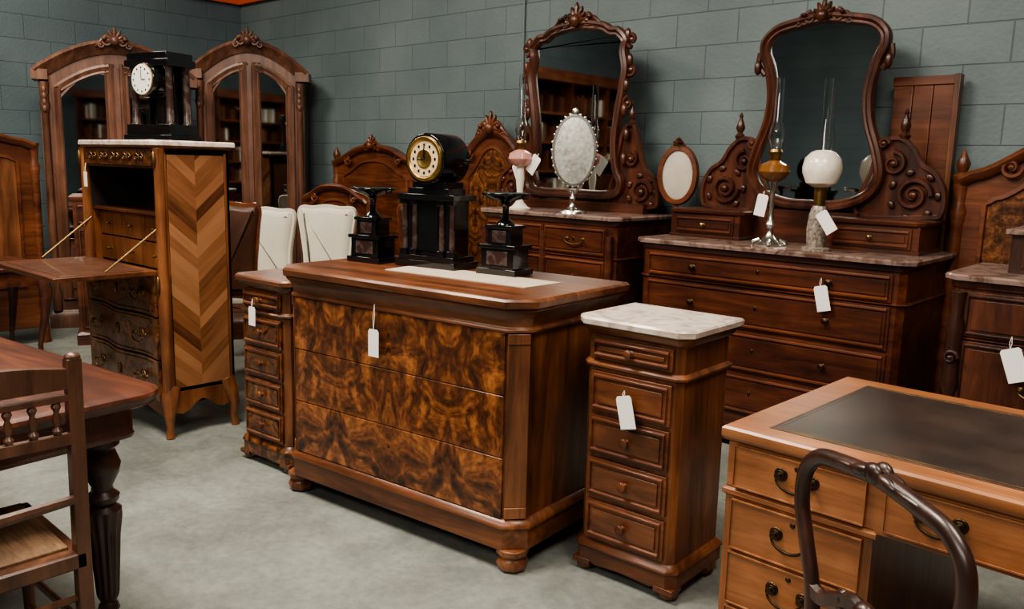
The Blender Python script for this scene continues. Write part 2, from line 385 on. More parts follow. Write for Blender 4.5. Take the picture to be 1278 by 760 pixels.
def urn(loc,rz,k=1.14):
    u=O('marble_tazza',loc,rz,.0015)
    u.T=Matrix.Scale(k,4)
    u.box(-.085,.085,-.06,.06,0,.022,BLACK);u.box(-.07,.07,-.05,.05,.022,.095,BLACK);u.box(-.045,.045,-.0515,-.049,.035,.085,GREENM)
    u.box(-.08,.08,-.057,.057,.095,.108,BLACK);u.box(-.05,.05,-.04,.04,.108,.165,BLACK);u.box(-.03,.03,-.0415,-.039,.115,.158,GREENM);u.box(-.058,.058,-.046,.046,.165,.177,BLACK)
    u.lathe([(.035,.177),(.03,.186),(.013,.20),(.011,.235),(.016,.25),(.03,.262),(.07,.274),(.088,.285),(.088,.291),(.075,.289),(.03,.280),(.001,.278)],(0,0,0),BLACK,'z',24)
    for d in (-1,1): u.tube([(d*.08,0,.286),(d*.098,0,.291),(d*.098,0,.274),(d*.07,0,.271)],.004,BLACK,6)
    return u.done()
urn((-2.33,2.55,H0+.003),8); urn((-3.00,2.40,H0),8)
def mclock(loc,rz):
    u=O('black_marble_mantel_clock',loc,rz,.002)
    u.box(-.165,.165,-.085,.085,0,.028,BLACK);u.box(-.15,.15,-.075,.075,.028,.05,BLACK)
    u.box(-.125,.125,-.05,.065,.05,.29,BLACK);u.box(-.05,.05,-.054,-.04,.07,.27,BLACK)
    for x in (-.13,-.075,.075,.13):
        u.box(x-.018,x+.018,-.072,-.036,.05,.075,BLACK)
        u.lathe([(.013,.075),(.012,.26),(.017,.27)],(x,-.054,0),GREENM,'z',12)
        u.box(x-.018,x+.018,-.072,-.036,.268,.288,BLACK)
    u.box(-.155,.155,-.08,.08,.288,.312,BLACK);u.box(-.11,.11,-.06,.06,.312,.338,BLACK);u.box(-.09,.09,-.055,.07,.338,.365,BLACK)
    u.lathe([(.108,-.09),(.108,.075),(.104,.082)],(0,0,.46),BLACK,'-y',36)
    u.lathe([(.096,.080),(.092,.092),(.080,.092),(.074,.083)],(0,0,.46),GILT,'-y',36)
    u.lathe([(.075,.082),(.075,.086),(.001,.086)],(0,0,.46),FACE,'-y',36)
    u.lathe([(.040,.086),(.040,.089),(.034,.089),(.030,.0865)],(0,0,.46),GILT,'-y',30)
    for i in range(12):
        a=i*pi/6; u.box(.058*math.cos(a)-.005,.058*math.cos(a)+.005,-.088,-.085,.46+.058*math.sin(a)-.006,.46+.058*math.sin(a)+.006,BLACK)
    u.box(-.0025,.0025,-.0905,-.088,.46,.515,BLACK);u.box(-.035,0,-.0905,-.088,.458,.462,BLACK)
    return u.done()
mclock((-2.69,2.50,H0+.003),8)

# ------------------------------------------------------------------ chests of small drawers
def somno(name,loc,rz,w,d,h,top,nd,bodyF,bodyS,frieze,zf):
    o=O(name,loc,rz,.002);W=w/2
    fp=rect(-W,W,0,d,.022,0)
    o.loft(fp,[(-.003,.10),(-.003,h-.035)],bodyS)
    o.loft(fp,[(.012,.045),(.012,.095),(.018,.100),(.014,.112),(.002,.125),(0,.128)],bodyF)
    o.loft(fp,[(0,zf-.014),(.010,zf-.008),(.012,zf),(.006,zf+.006),(0,zf+.012)],bodyF)
    o.loft(fp,[(0,h-.062),(.012,h-.05),(.016,h-.03)],bodyF)
    o.loft(fp,[(.022,h-.03),(.032,h-.026),(.034,h-.008),(.028,h)],top)
    for dx in (-1,1):
        for yy in (.0,d-.07):
            o.prism([(dx*(W+.014),yy-.014),(dx*(W-.06),yy-.014),(dx*(W-.06),yy+.05),(dx*(W+.014),yy+.05)],.028,.048,bodyF,'z')
            o.lathe([(.022,0),(.034,.01),(.036,.03),(.03,.046)],(dx*(W-.022),yy+.026,0),bodyF,'z',10)
    o.prism([(-W+.05,.046),(W-.05,.046),(W-.08,.036),(0,.046-.004),(-W+.08,.036)],-.01,.0,bodyF)
    o.drawer(-W+.03,W-.03,zf+.016,h-.066,-.001,bodyF,frieze,'panel')
    o.knob(0,-.012,(zf+h-.05)/2,frieze,.016)
    z0=.132;z1=zf-.018;st=(z1-z0)/nd
    for i in range(nd):
        o.drawer(-W+.03,W-.03,z0+i*st+.004,z0+(i+1)*st-.004,-.001,bodyF,frieze,'panel')
        o.knob(0,-.012,z0+(i+.5)*st,frieze,.018)
    return o.done()
NL,NR=(-1.54,2.335,0),1.5
somno('marble_top_bedside_chest',NL,NR,.385,.325,.94,WMARB,4,WALNH,WALN,MAHOL,.775)
tag(NL,NR,(.0,-.040,.71),.02,.06,.11,-14)
SL,SR=(-3.42,2.09,0),3
somno('narrow_chest_of_drawers',SL,SR,.36,.36,.91,WALNH,4,BURL2,WALN,WALNH,.745)
tag(SL,SR,(-.02,-.040,.81),.04,.05,.085,0)

# ------------------------------------------------------------------ secretary
EL=(-4.56,1.946,0)
o=O('fall_front_secretary',EL,0,.002);W=.455;D=.38
o.box(-W,-W+.03,0,D,.17,1.485,TULIP);o.box(W-.03,W,0,D,.17,1.485,TULIP);o.box(-W,W,D-.02,D,.17,1.485,TULIP)
o.box(-W,W,.005,D,.17,.855,TULIPD);o.box(-W,W,.0,D,1.385,1.485,TULIPD)
o.loft(rect(-W,W,0,D,.03,0),[(.0,1.482),(.014,1.488),(.016,1.496)],TULIP)
o.loft(rect(-W,W,0,D,.03,0),[(.018,1.496),(.026,1.500),(.026,1.518),(.02,1.525)],WMARB)
o.box(-W+.05,W-.05,-.010,.0,1.397,1.478,BURL2)
for x in (-.28,-.14,0,.14,.28):
    o.spiral(x-.03,1.437,-.014,.024,OLDG,1.2,.005,0,1);o.spiral(x+.03,1.437,-.014,.024,OLDG,1.2,.005,pi,-1)
    o.ell((x,-.014,1.437),(.012,.008,.018),OLDG,8)
o.box(-W+.03,W-.03,.33,.36,.86,1.385,SHADE);o.box(-W+.03,W-.03,.03,.34,1.145,1.16,TULIPD)
o.box(-W+.03,-W+.034,.02,.34,1.16,1.385,SHADE);o.box(W-.034,W-.03,.02,.34,1.16,1.385,SHADE);o.box(-W+.03,W-.03,.02,.34,1.380,1.386,SHADE)  # near-black linings carry the compartment's painted shade
for i in range(3):
    x0=-W+.035+i*.2775
    for k in range(2):
        o.box(x0,x0+.27,.07,.3,.865+k*.14,.865+k*.14+.132,TULIP);o.knob(x0+.135,.07,.93+k*.14,OLDG,.009)
o.box(-W+.035,W-.035,-.50,-.005,.853,.875,TULIPD);o.box(-W+.09,W-.09,-.45,-.05,.8745,.877,TLEATH)
for d in (-1,1): o.tube([(d*(W-.036),.02,1.10),(d*(W-.05),-.26,.885)],.005,BRASS,8);
for i in range(3):
    z0=.19+i*.222;pts=[]
    for k in range(25):
        x=-W+.035+(2*W-.07)*k/24;u=k/24*2-1
        pts.append((x,-.012-.032*(.5+.5*math.cos(pi*u*1.6))*(1-.3*abs(u))))
    poly=pts+[(W-.035,.01),(-W+.035,.01)]
    o.prism(poly,z0+.005,z0+.216,BURL2,'z')
    path=[(p[0],p[1]-.003) for p in pts[2:-2]]
    for zz in (z0+.02,z0+.20): o.tube([(p[0],p[1],zz) for p in path],.003,OLDG,6)
    for x in (-.25,.25): o.bail(x,-.035,z0+.12,OLDG,.11,.04);o.spiral(x,z0+.12,-.032,.034,OLDG,1.3,.005)
    o.ell((0,-.047,z0+.115),(.018,.006,.03),OLDG,10)
o.box(W,W+.004,.045,D-.03,.26,1.455,CHEV);o.box(-W-.004,-W,.045,D-.03,.26,1.455,CHEV)
for y in (.035,D-.02):
    o.box(W,W+.007,y-.008,y+.004,.25,1.465,TULIP)
for d in (-1,1):
    o.lathe([(.026,.17),(.030,.5),(.034,.80),(.028,.85),(.026,1.38),(.030,1.485)],(d*(W-.012),.012,0),TULIP,'z',14)
    o.ell((d*(W-.005),-.018,1.43),(.014,.012,.04),OLDG,10);o.ell((d*(W-.005),-.022,.80),(.014,.012,.05),OLDG,10)
    for yy,s in ((.015,-1),(D-.02,1)):
        o.tube([(d*(W-.03),yy-s*.02,.26),(d*(W-.008),yy,.20),(d*(W+.008),yy+s*.012,.13),(d*(W-.002),yy+s*.006,.06),(d*(W+.008),yy+s*.012,.0)],[.05,.042,.028,.018,.022],TULIP,10)
ap=[(0,.24)]+[(D*k/10,.165-.045*abs(math.cos(pi*k/10))**2+.02*math.cos(2*pi*k/10*2)) for k in range(11)]+[(D,.24)]
for x in (-W,W-.02): o.prism(ap,x,x+.022,TULIP,'x')
af=[(-W,.20)]+[(-W+2*W*k/16,.16-.05*abs(math.cos(pi*k/16))**3-.03*math.exp(-((k-8)/2)**2)) for k in range(17)]+[(W,.20)]
o.prism(af,-.01,.02,TULIPD,'y')
o.done()
tag(EL,0,(-.36,-.02,1.40),.05,.04,.08,0)
u=O('black_marble_column_clock',(-4.46,2.15,1.525),14,.002)
u.box(-.18,.18,-.10,.10,0,.03,BLACK);u.box(-.165,.165,-.09,.09,.03,.085,BLACK)
u.box(-.10,.10,.0,.08,.085,.40,BLACK)
for x in (-.13,.13):
    for y in (-.055,.055):
        u.lathe([(.026,.085),(.02,.10),(.018,.2),(.018,.36),(.026,.38)],(x,y,0),GREENM,'z',14)
u.box(-.165,.165,-.09,.09,.38,.415,BLACK);u.box(-.15,.15,-.085,.085,.415,.45,BLACK)
u.lathe([(.088,-.02),(.088,.075),(.084,.082)],(0,-.03,.31),BLACK,'-y',32)
u.lathe([(.082,.08),(.080,.086),(.074,.088)],(0,-.03,.31),OLDG,'-y',32);u.lathe([(.076,.082),(.076,.089),(.001,.089)],(0,-.03,.31),WFACE,'-y',32)
for i in range(12):
    a=i*pi/6; u.box(.060*math.cos(a)-.004,.060*math.cos(a)+.004,-.121,-.118,.31+.060*math.sin(a)-.005,.31+.060*math.sin(a)+.005,BLACK)
u.box(-.002,.002,-.122,-.119,.31,.36,BLACK);u.box(0,.03,-.122,-.119,.308,.312,BLACK)
u.done()

# ------------------------------------------------------------------ dressers
def dresser(name,loc,rz,w,d,h,rows,mat,top,knobs=True,frieze=MAHOL,hard=DBRASS):
    o=O(name,loc,rz,.0025);W=w/2
    fp=rect(-W,W,0,d,.03,0)
    o.loft(fp,[(-.002,.08),(-.002,h-.03)],mat)
    o.loft(fp,[(.012,.03),(.012,.11),(.004,.13)],mat)
    for dx in (-1,1):
        for yy in (.05,d-.06): o.lathe([(.03,0),(.045,.015),(.04,.035)],(dx*(W-.05),yy,0),mat,'z',12)
    o.loft(fp,[(0,h-.06),(.010,h-.05),(.014,h-.028)],mat)
    o.loft(fp,[(.020,h-.028),(.034,h-.024),(.036,h-.008),(.030,h)],top)
    z=h-.06
    for i,(rh,n) in enumerate(rows):
        ww=(2*W-.10)/n
        for k in range(n):
            x0=-W+.05+k*ww
            o.drawer(x0,x0+ww,z-rh+.006,z-.006,-.0,mat,frieze,'panel')
            if knobs:
                for q in ((.22,.78) if n==1 else (.5,)):
                    o.knob(x0+ww*q,-.012,z-rh/2,hard,.017)
            o.ell((x0+ww/2,-.013,z-rh/2+.01),(.008,.004,.014),hard,8)
        if i==0: o.loft(fp,[(0,z-rh-.007),(.011,z-rh),(0,z-rh+.007)],mat)
        z-=rh
    return o
def mirror(o,cx,cz,outline,y,mat,fw=.05):
    P=[(p.x+cx,p.y+cz) for p in catmull([(a,b) for a,b in sym(outline)],6,True)]
    o.sweep(P,[(.0,.02),(.004,-.012),(-.004,-.03),(-fw*.35,-.036),(-fw*.6,-.02),(-fw*.8,-.024),(-fw,-.008),(-fw,.012)],mat,True,y)
    o.fill(P,-fw*.9,y+.004,MIRR)
    o.fill(P,-.005,y+.02,mat)
def bracket(o,cx,d,y,pts,zsp,mat,sp1,sp2,xs):
    path=catmull([(cx+d*a,b) for a,b in pts],5,True)
    if d<0: path=list(reversed(path))
    o.prism(path,y,y+.03,mat,'y')
    o.sweep(path,[(.010,-.008),(.006,-.03),(-.012,-.03),(-.018,-.008)],mat,True,y+.01)
    (a,b,r)=sp1; o.spiral(cx+d*a,b,y-.012,r,mat,1.9,.017,0,d)
    for k in range(7):
        t=k*.9; o.ell((cx+d*a+r*1.35*math.cos(t),y-.006,b+r*1.35*math.sin(t)),(.017,.013,.024),mat,8,Matrix.Rotation(-t,3,'Y'))
    (a,b,r)=sp2; o.spiral(cx+d*a,b,y-.012,r,mat,1.5,.014,pi/2,-d)
    o.lathe([(.02,0),(.03,.02),(.014,.04),(.026,.065),(.02,.09),(.008,.12),(.012,.135),(.001,.155)],(cx+d*xs,y,zsp),mat,'z',12)
RL,RR=(-1.905,4.0,0),0
o=dresser('marble_dressing_chest',RL,RR,1.42,.66,1.065,[(.15,1),(.225,1),(.225,1),(.225,1)],MAHO,GMARB)
for x0,x1 in ((-.69,-.26),(.22,.67)):
    yb=.27
    o.box(x0,x1,yb,yb+.34,1.065,1.20,MAHO); o.loft(rect(x0,x1,yb,yb+.34),[(.004,1.065),(.008,1.078),(0,1.085)],MAHO)
    o.loft(rect(x0,x1,yb,yb+.34,.02),[(.002,1.198),(.014,1.205),(.016,1.218),(.010,1.226)],MAHO)
    o.drawer(x0+.03,x1-.03,1.088,1.192,yb,MAHO,MAHOL,'panel'); o.knob((x0+x1)/2,yb-.012,1.14,BRASS,.012)
o.box(-.3,.3,.45,.62,1.065,1.24,MAHO)
MO=[(.0,-.53),(.17,-.52),(.31,-.46),(.375,-.35),(.355,-.22),(.30,-.06),(.285,.08),(.31,.22),(.345,.31),(.335,.39),(.26,.455),(.12,.485),(.0,.50)]
cx=.03
mirror(o,cx,1.775,MO,.50,MAHOV,.055)
o.crest(cx,2.225,.49,.36,.13,MAHOV)
for d in (-1,1):
    bracket(o,cx,d,.52,[(.25,1.235),(.60,1.235),(.66,1.26),(.665,1.36),(.62,1.45),(.55,1.50),(.50,1.58),(.43,1.63),(.34,1.60),(.30,1.45)],1.62,MAHOV,(.52,1.345,.085),(.41,1.50,.06),.45)
    o.tube(catmull([(cx+d*.315,.50,1.97),(cx+d*.355,.50,2.03),(cx+d*.35,.50,2.09)],5,False),.016,MAHOV,8)
    o.ell((cx+d*.35,.48,2.01),(.02,.02,.04),MAHOV)
    o.spiral(cx+d*.36,1.60,.49,.03,MAHOV,1.2,.012,0,d)
o.done()
tag(RL,RR,(.34,-.040,.95),.04,.065,.12,-14)
ML,MR=(-3.33,4.0,0),0;HM=1.165
o=dresser('marble_washstand',ML,MR,1.06,.60,HM,[(.19,2),(.26,2),(.26,2),(.2,2)],MAHO,GMARB,False)
for x in (-.26,.25): o.bail(x,-.012,HM-.145,BRASS,.12,.03)
for x in (-.50,.0,.50): o.lathe([(.018,.14),(.022,.3),(.026,.8),(.02,1.05)],(x,-.006,0),MAHO,'z',12)
M1=[(.0,-.57),(.26,-.57),(.38,-.54),(.41,-.45),(.37,-.36),(.35,-.22),(.365,-.05),(.39,.10),(.41,.24),(.39,.35),(.40,.42),(.33,.49),(.27,.50),(.20,.535),(.0,.56)]
cx=-.14
mirror(o,cx,1.81,M1,.45,MAHOV,.06)
o.crest(cx,2.33,.44,.42,.16,MAHOV)
o.box(-.5,.45,.40,.5,HM,HM+.06,MAHO)
for d in (-1,1):
    bracket(o,cx,d,.46,[(.30,HM+.04),(.62,HM+.04),(.66,1.27),(.63,1.38),(.56,1.44),(.52,1.54),(.49,1.66),(.44,1.72),(.38,1.66),(.34,1.45)],1.70,MAHOV,(.54,1.30,.075),(.45,1.50,.05),.44)
    o.spiral(cx+d*.43,2.04,.44,.05,MAHOV,1.3,.016,pi/2,d);o.spiral(cx+d*.425,2.22,.44,.045,MAHOV,1.3,.015,-pi/2,-d)
    o.spiral(cx+d*.415,1.84,.44,.04,MAHOV,1.3,.014,pi/2,d)
    for k in range(6): o.ell((cx+d*(.405+.015*math.sin(k*2)),.435,1.5+k*.15),(.022,.02,.04),MAHOV,8)
o.done()
tag(ML,MR,(-.15,.10,1.52),.02,.07,.12,35); tag(ML,MR,(-.37,.14,1.47),.02,.07,.12,-25)
tag(ML,MR,(.16,.14,1.52),.02,.07,.12,-30)

def oil_lamp(name,loc,H,font,style):
    u=O(name,loc,0,0)
    if style==0:
        u.lathe([(.075,0),(.078,.006),(.07,.014),(.05,.022),(.035,.04),(.018,.06),(.016,.09),(.026,.11),(.018,.13),(.013,.16),(.013,.27),(.02,.30),(.03,.33)],(0,0,0),SILV,'z',24,)
        for k in range(4):
            a=k*pi/2+.4; u.tube([(.05*math.cos(a),.05*math.sin(a),.03),(.08*math.cos(a),.08*math.sin(a),.02),(.085*math.cos(a),.085*math.sin(a),0.004)],.009,SILV,8)
        zf=.33
    elif style==2:
        u.lathe([(.07,0),(.07,.012),(.045,.02),(.048,.05),(.052,.10),(.046,.17),(.035,.21),(.03,.22)],(0,0,0),SPECK,'z',24); zf=.165
    else:
        u.lathe([(.07,0),(.072,.01),(.05,.02),(.025,.05),(.02,.12),(.028,.2),(.02,.27)],(0,0,0),CREAM,'z',24); zf=.27
    if style!=2: u.lathe([(.03,zf),(.06,zf+.02),(.080,zf+.05),(.072,zf+.085),(.035,zf+.105),(.02,zf+.11)],(0,0,0),font,'z',28)
    u.lathe([(.025,zf+.03 if style==2 else zf+.11),(.03,zf+.12),(.03,zf+.14),(.036,zf+.15),(.03,zf+.165)],(0,0,0),BRASS,'z',20)
    z=zf+.165
    u.lathe([(.026,z),(.028,z+.02),(.042,z+.06),(.036,z+.10),(.024,z+.14),(.021,H),(.0185,H),(.0215,z+.14),(.034,z+.10),(.039,z+.06),(.025,z+.02),(.023,z)],(0,0,0),GLASS,'z',24)
    if style==2:
        u.lathe([(.035,z-.02),(.072,z),(.092,z+.05),(.094,z+.075),(.085,z+.12),(.058,z+.15),(.033,z+.16)],(0,0,0),GLOBE,'z',32)
    return u.done()
oil_lamp('oil_lamp',(-3.60,4.07,HM),.84,PINK,1)
oil_lamp('oil_lamp',(-1.94,4.17,1.065),.85,AMBER,0)
oil_lamp('globe_oil_lamp',(-1.67,4.12,1.065),.83,PINK,2)
tag((-1.94,4.17,1.065),0,(-.03,-.035,.28),.02,.06,.11,10); tag((-1.67,4.12,1.065),0,(.04,-.065,.22),.03,.06,.11,-35)
u=O('oval_table_mirror',(-3.18,4.08,HM),32,0)
u.lathe([(.09,0),(.085,.012),(.04,.022),(.02,.04),(.014,.07),(.02,.09),(.012,.11),(.012,.14)],(0,0,0),SILV,'z',24)
ov=[(.125*math.cos(2*pi*k/40),.375+.205*math.sin(2*pi*k/40)) for k in range(40)]
u.pad(ov,[(-.01,.010),(0,.006),(0,-.006),(-.012,-.010)],ETCH)
u.sweep(ov,[(.012,.0),(.006,-.012),(-.006,-.012),(-.01,0),(-.006,.012),(.006,.012)],SILV,True)
for k in range(28):
    a=2*pi*k/28; u.ell((.135*math.cos(a),0,.375+.217*math.sin(a)),(.009,.006,.009),SILV,8)
u.tube([(-.01,0,.12),(-.05,0,.17)],.008,SILV,6);u.tube([(.01,0,.12),(.05,0,.17)],.008,SILV,6)
u.ell((0,0,.60),(.022,.01,.03),SILV,8)
u.done()
u=O('oval_chair_back_on_pole',(-2.705,4.50,0),10,0)  # oval chair back, modelled on a pole and feet instead of a chair
ov=[(.105*math.cos(2*pi*k/40),1.41+.155*math.sin(2*pi*k/40)) for k in range(40)]
u.pad(ov,[(-.02,.012),(0,.008),(0,-.008),(-.03,-.02)],OVALF);u.sweep(ov,[(.028,.0),(.020,-.024),(-.006,-.026),(-.012,0),(-.006,.018),(.020,.018)],MAHOL,True)
u.crest(0,1.59,-.01,.08,.05,MAHOL)
u.lathe([(.02,0),(.022,.02),(.012,.04),(.011,1.25)],(0,0,0),MAHOL,'z',10)
u.tube([(0,-.13,.008),(0,-.05,.05),(0,0,.07),(0,.05,.05),(0,.13,.008)],.010,MAHOL,8)
u.done()

PL=(-.30,3.72,0)
o=dresser('carved_marble_chest',PL,0,1.26,.55,1.06,[(.2,2),(.36,2),(.34,2)],MAHOV,GMARB,False,DARK)
for x in (-.60,.0,.60):
    o.lathe([(.03,.14),(.036,.18),(.022,.22),(.03,.35),(.034,.5),(.02,.56),(.035,.6),(.03,.64),(.03,.8),(.036,.85),(.022,.9),(.03,.99)],(x,-.012,0),DARK,'z',14)
    for z in (.5,.72): o.spiral(x,z,-.045,.03,DARK,1.3,.009)
for x in (-.3,.3):
    for z in (.9,.63,.3): o.bail(x,-.014,z,BRASS,.09,.03)
o.box(-.48,.42,.20,.50,1.06,1.21,DARK);o.loft(rect(-.48,.42,.20,.50),[(0,1.21),(.02,1.22),(.02,1.24)],GMARB)
o.drawer(-.44,-.04,1.08,1.2,.20,DARK,DARK);o.drawer(.0,.38,1.08,1.2,.20,DARK,DARK)
o.done()
tag(PL,0,(-.39,-.045,.84),.05,.075,.13,-20)
o=O('wooden_wardrobe_panel',(-1.41,4.70,0),0,.003)
for k in range(3): o.box(-.145+k*.097,-.145+k*.097+.094,-.012,.012,.02,1.93,MAHOL)
o.box(.146,.175,-.03,.03,0,1.95,WALN);o.box(-.15,.15,-.02,.014,1.90,1.945,MAHOL);o.box(-.15,.15,-.02,.014,.0,.08,MAHOL)
o.done()

# ------------------------------------------------------------------ headboards
def headboard(name,loc,rz,w,zs,zc,mat,panel,crest=.12,finial=True,th=.06):
    o=O(name,loc,rz,.002);W=w/2;top=[]
    for k in range(41):
        x=W-2*W*k/40;t=abs(x)/W
        z=zs+(zc-zs)*(.5+.5*math.cos(pi*min(1,t*1.12)))**.8+.02*math.sin(pi*t)**2
        if t>.9: z=zs-(t-.9)*.3
        top.append((x,z))
    poly=[(-W,0.12),(W,0.12)]+top
    o.prism(poly,0,th*.5,mat,'y')
    o.sweep(top,[(.025,.04),(.028,-.03),(.01,-.045),(-.02,-.03),(-.03,-.012),(-.03,.04)],mat,False)
    inn=[(-W+.12,.45),(W-.12,.45)]+[(x*(W-.12)/W,z-.11) for x,z in top]
    o.fill(inn,0,-.004,panel)
    o.sweep(inn,[(.015,0),(.012,-.016),(-.008,-.018),(-.016,0)],mat,True)
    for d in (-1,1):
        o.lathe([(.045,0),(.035,.05),(.032,.2),(.04,.3),(.03,.35),(.032,zs-.25),(.042,zs-.18),(.03,zs-.14),(.036,zs-.04),(.045,zs)],(d*W,.01,0),mat,'z',14)
        if finial: o.lathe([(.045,zs),(.02,zs+.015),(.03,zs+.04),(.034,zs+.06),(.02,zs+.09),(.008,zs+.12),(.001,zs+.13)],(d*W,.01,0),mat,'z',14)
        o.spiral(d*W*.62,zs-.02+.3*(zc-zs),-.03,.05,mat,1.4,.012,0,d)
    if crest: o.crest(0,zc-.01,-.02,crest*1.8,crest,mat)
    return o.done()
headboard('bed_headboard',(-5.80,4.66,0),0,1.10,1.44,1.56,MAHOL,MAHOL,.13)
headboard('bed_headboard',(-4.42,4.68,0),0,.74,1.48,1.68,MAHOL,BURL2,.18,False)
headboard('bed_headboard',(-.60,4.66,0),0,1.16,1.45,1.66,MAHOL,BURL2,.12)
headboard('bed_headboard',(-6.95,1.60,0),90,1.5,1.52,1.62,MAHOL,WALN,0,False,.1)
headboard('bed_footboard',(-6.0,4.40,0),0,.9,1.12,1.22,MAHOL,MAHOL,0,False)

# ------------------------------------------------------------------ armoires
def armoire(loc,rz,w,h,d=.5):
    o=O('mirrored_armoire',loc,rz,.003);W=w/2;zs=h-.36;zc=h-.12
    def zt(x):
        t=min(1,abs(x)/W); return zs+(zc-zs)*(math.cos(t*pi*.5)**.9 if t<1 else 0)
    top=[(W-2*W*k/36,zt(W-2*W*k/36)) for k in range(37)]
    o.prism([(-W,.1),(W,.1)]+top,0,d,ARM,'y')
    o.sweep([(W+.0,zs-.001)]+top[1:-1]+[(-W,zs-.001)],[(.03,d),(.055,.0),(.06,-.05),(.035,-.07),(.005,-.045),(-.02,-.03),(-.05,-.012),(-.05,.02)],ARM,False)
    for s in (-1,1): o.box(s*(W-.01)-.06,s*(W-.01)+.06,-.06,.2,zs-.045,zs+.035,ARM)
    o.loft(rect(-W,W,0,d),[(.03,.0),(.03,.1),(.01,.14),(0,.15)],ARM)
    for s in (-1,1):
        a,b=(.02,W-.085)
        pts=[(s*a,.24),(s*b,.24)]+[(s*(b+(a-b)*k/14),zt((b+(a-b)*k/14))-.13-.05*((b+(a-b)*k/14)/W)**2) for k in range(15)]
        if s<0: pts=list(reversed(pts))
        o.sweep(pts,[(.0,.0),(.0,-.025),(-.02,-.032),(-.05,-.02),(-.065,-.028),(-.075,-.004)],ARM,True)
        inn=[(s*(a+.06),.75),(s*(b-.06),.75)]+[(s*(b-.06+(a-b+.12)*k/14),zt((b+(a-b)*k/14))-.22-.05*((b+(a-b)*k/14)/W)**2+.02*math.sin(pi*k/14)) for k in range(15)]
        if s<0: inn=list(reversed(inn))
        o.fill(inn,0,-.006,MIRR)
        o.sweep(inn,[(.02,0),(.018,-.02),(.0,-.022),(-.006,-.004)],ARM,True)
        o.box(min(s*(a+.07),s*(b-.07)),max(s*(a+.07),s*(b-.07)),-.012,0,.33,.68,ARM)
        o.lathe([(.035,.15),(.04,.3),(.026,.34),(.03,1.0),(.026,zs-.3),(.04,zs-.24),(.03,zs-.2),(.04,zs-.06)],(s*(W-.035),-.012,0),ARM,'z',14)
        for k in range(4): o.ell((s*(W-.035),-.045,zs-.12-.05*k),(.016,.012,.03),ARM,8)
    o.box(-.02,.02,-.035,0,.2,zc-.16,ARM)
    o.crest(0,zc+.01,-.06,.28,.16,ARM)
    return o.done()
armoire((-7.24,3.12,0),66,1.14,2.43)
armoire((-6.88,4.13,0),50,.93,2.53,.40)

# ------------------------------------------------------------------ chairs
def upchair(name,loc,rz,fab,wd,ztop=1.05,w=.25):
    """upholstered chair, back at y=0, seat towards -y (faces -y)"""
    o=O(name,loc,rz,0)
    h=[(0,.52),(w*.7,.52),(w*.82,.60),(w*.86,.75),(w*.98,ztop-.16),(w*1.04,ztop-.06),(w*.92,ztop-.012),(w*.5,ztop-.012),(0,ztop)]
    P=catmull(sym(h),6,True)
    o.pad(P,[(-.03,.045),(-.006,.035),(0,.01),(-.006,-.018),(-.025,-.035),(-.055,-.042)],fab)
    o.sweep(P,[(.010,.03),(.014,0),(.006,-.022),(-.010,-.022),(-.010,0),(0,.03)],wd,True)
    o.loft(rrect(-w,w,-.48,.02,.06),[(-.01,.36),(0,.37),(0,.42),(-.004,.44),(-.03,.47),(-.08,.48)],fab)
    o.loft(rrect(-w,w,-.48,.02,.05),[(.006,.32),(.008,.35),(.004,.38)],wd)
    for sx in (-1,1):
        o.tube([(sx*(w-.03),-.44,.35),(sx*(w-.005),-.465,.26),(sx*(w-.03),-.45,.12),(sx*(w-.02),-.47,0)],[.032,.03,.017,.02],wd,10)
        o.tube([(sx*(w-.04),0,.55),(sx*(w-.04),-.01,.35),(sx*(w-.03),.05,0)],[.022,.026,.018],wd,8)
    return o.done()
upchair('upholstered_chair',(-5.74,3.56,0),38,CREAM,CREAM,1.07,.21)
upchair('upholstered_chair',(-5.38,3.86,0),38,CREAM,CREAM,1.10,.21)
upchair('salon_chair',(-4.87,4.40,0),8,TLEATH,MAHOL,1.13,.25)
upchair('salon_chair',(-5.17,2.93,0),64,TLEATH,MAHOL,1.15,.185)

# balloon-back chair in the foreground
KL,KR=(-.437,1.425,0),-35
o=O('balloon_back_chair',KL,KR,0)
half=[(.160,.44),(.150,.56),(.156,.66),(.190,.75),(.214,.82),(.206,.885),(.165,.922),(.10,.934),(.05,.94),(0,.944)]
P=catmull(half+[(-x,z) for x,z in reversed(half[:-1])],8,False)
prof=[(.0165*math.cos(a),.014*math.sin(a)) for a in [2*pi*k/16 for k in range(16)]]
o.sweep(P,prof,DARK,False,0)
for yy in (-.010,.010):
    o.ell((0,yy,.952),(.022,.012,.019),DARK,12)
    for d in (-1,1):
        o.ell((d*.035,yy,.947),(.026,.010,.011),DARK,10,Matrix.Rotation(d*.25,3,'Y'))
        o.ell((d*.085,yy*.6,.940),(.04,.010,.008),DARK,8,Matrix.Rotation(d*.10,3,'Y'))
mr=catmull([(.158,.665),(.12,.66),(.07,.685),(.03,.70),(0,.692),(-.03,.70),(-.07,.685),(-.12,.66),(-.158,.665)],5,False)
o.sweep(mr,[(.016,0),(.011,-.011),(-.011,-.011),(-.016,0),(-.011,.011),(.011,.011)],DARK,False,0)
for d in (-1,1): o.spiral(d*.06,.69,0,.022,DARK,1.3,.010,0,d)
o.ell((0,0,.695),(.026,.018,.022),DARK)
o.loft(rrect(-.20,.20,-.01,.42,.07),[(-.004,.37),(0,.38),(0,.425),(-.006,.432)],DARK)
o.loft(rrect(-.185,.185,.01,.405,.06),[(0,.43),(0,.45),(-.03,.475),(-.08,.482)],TLEATH)
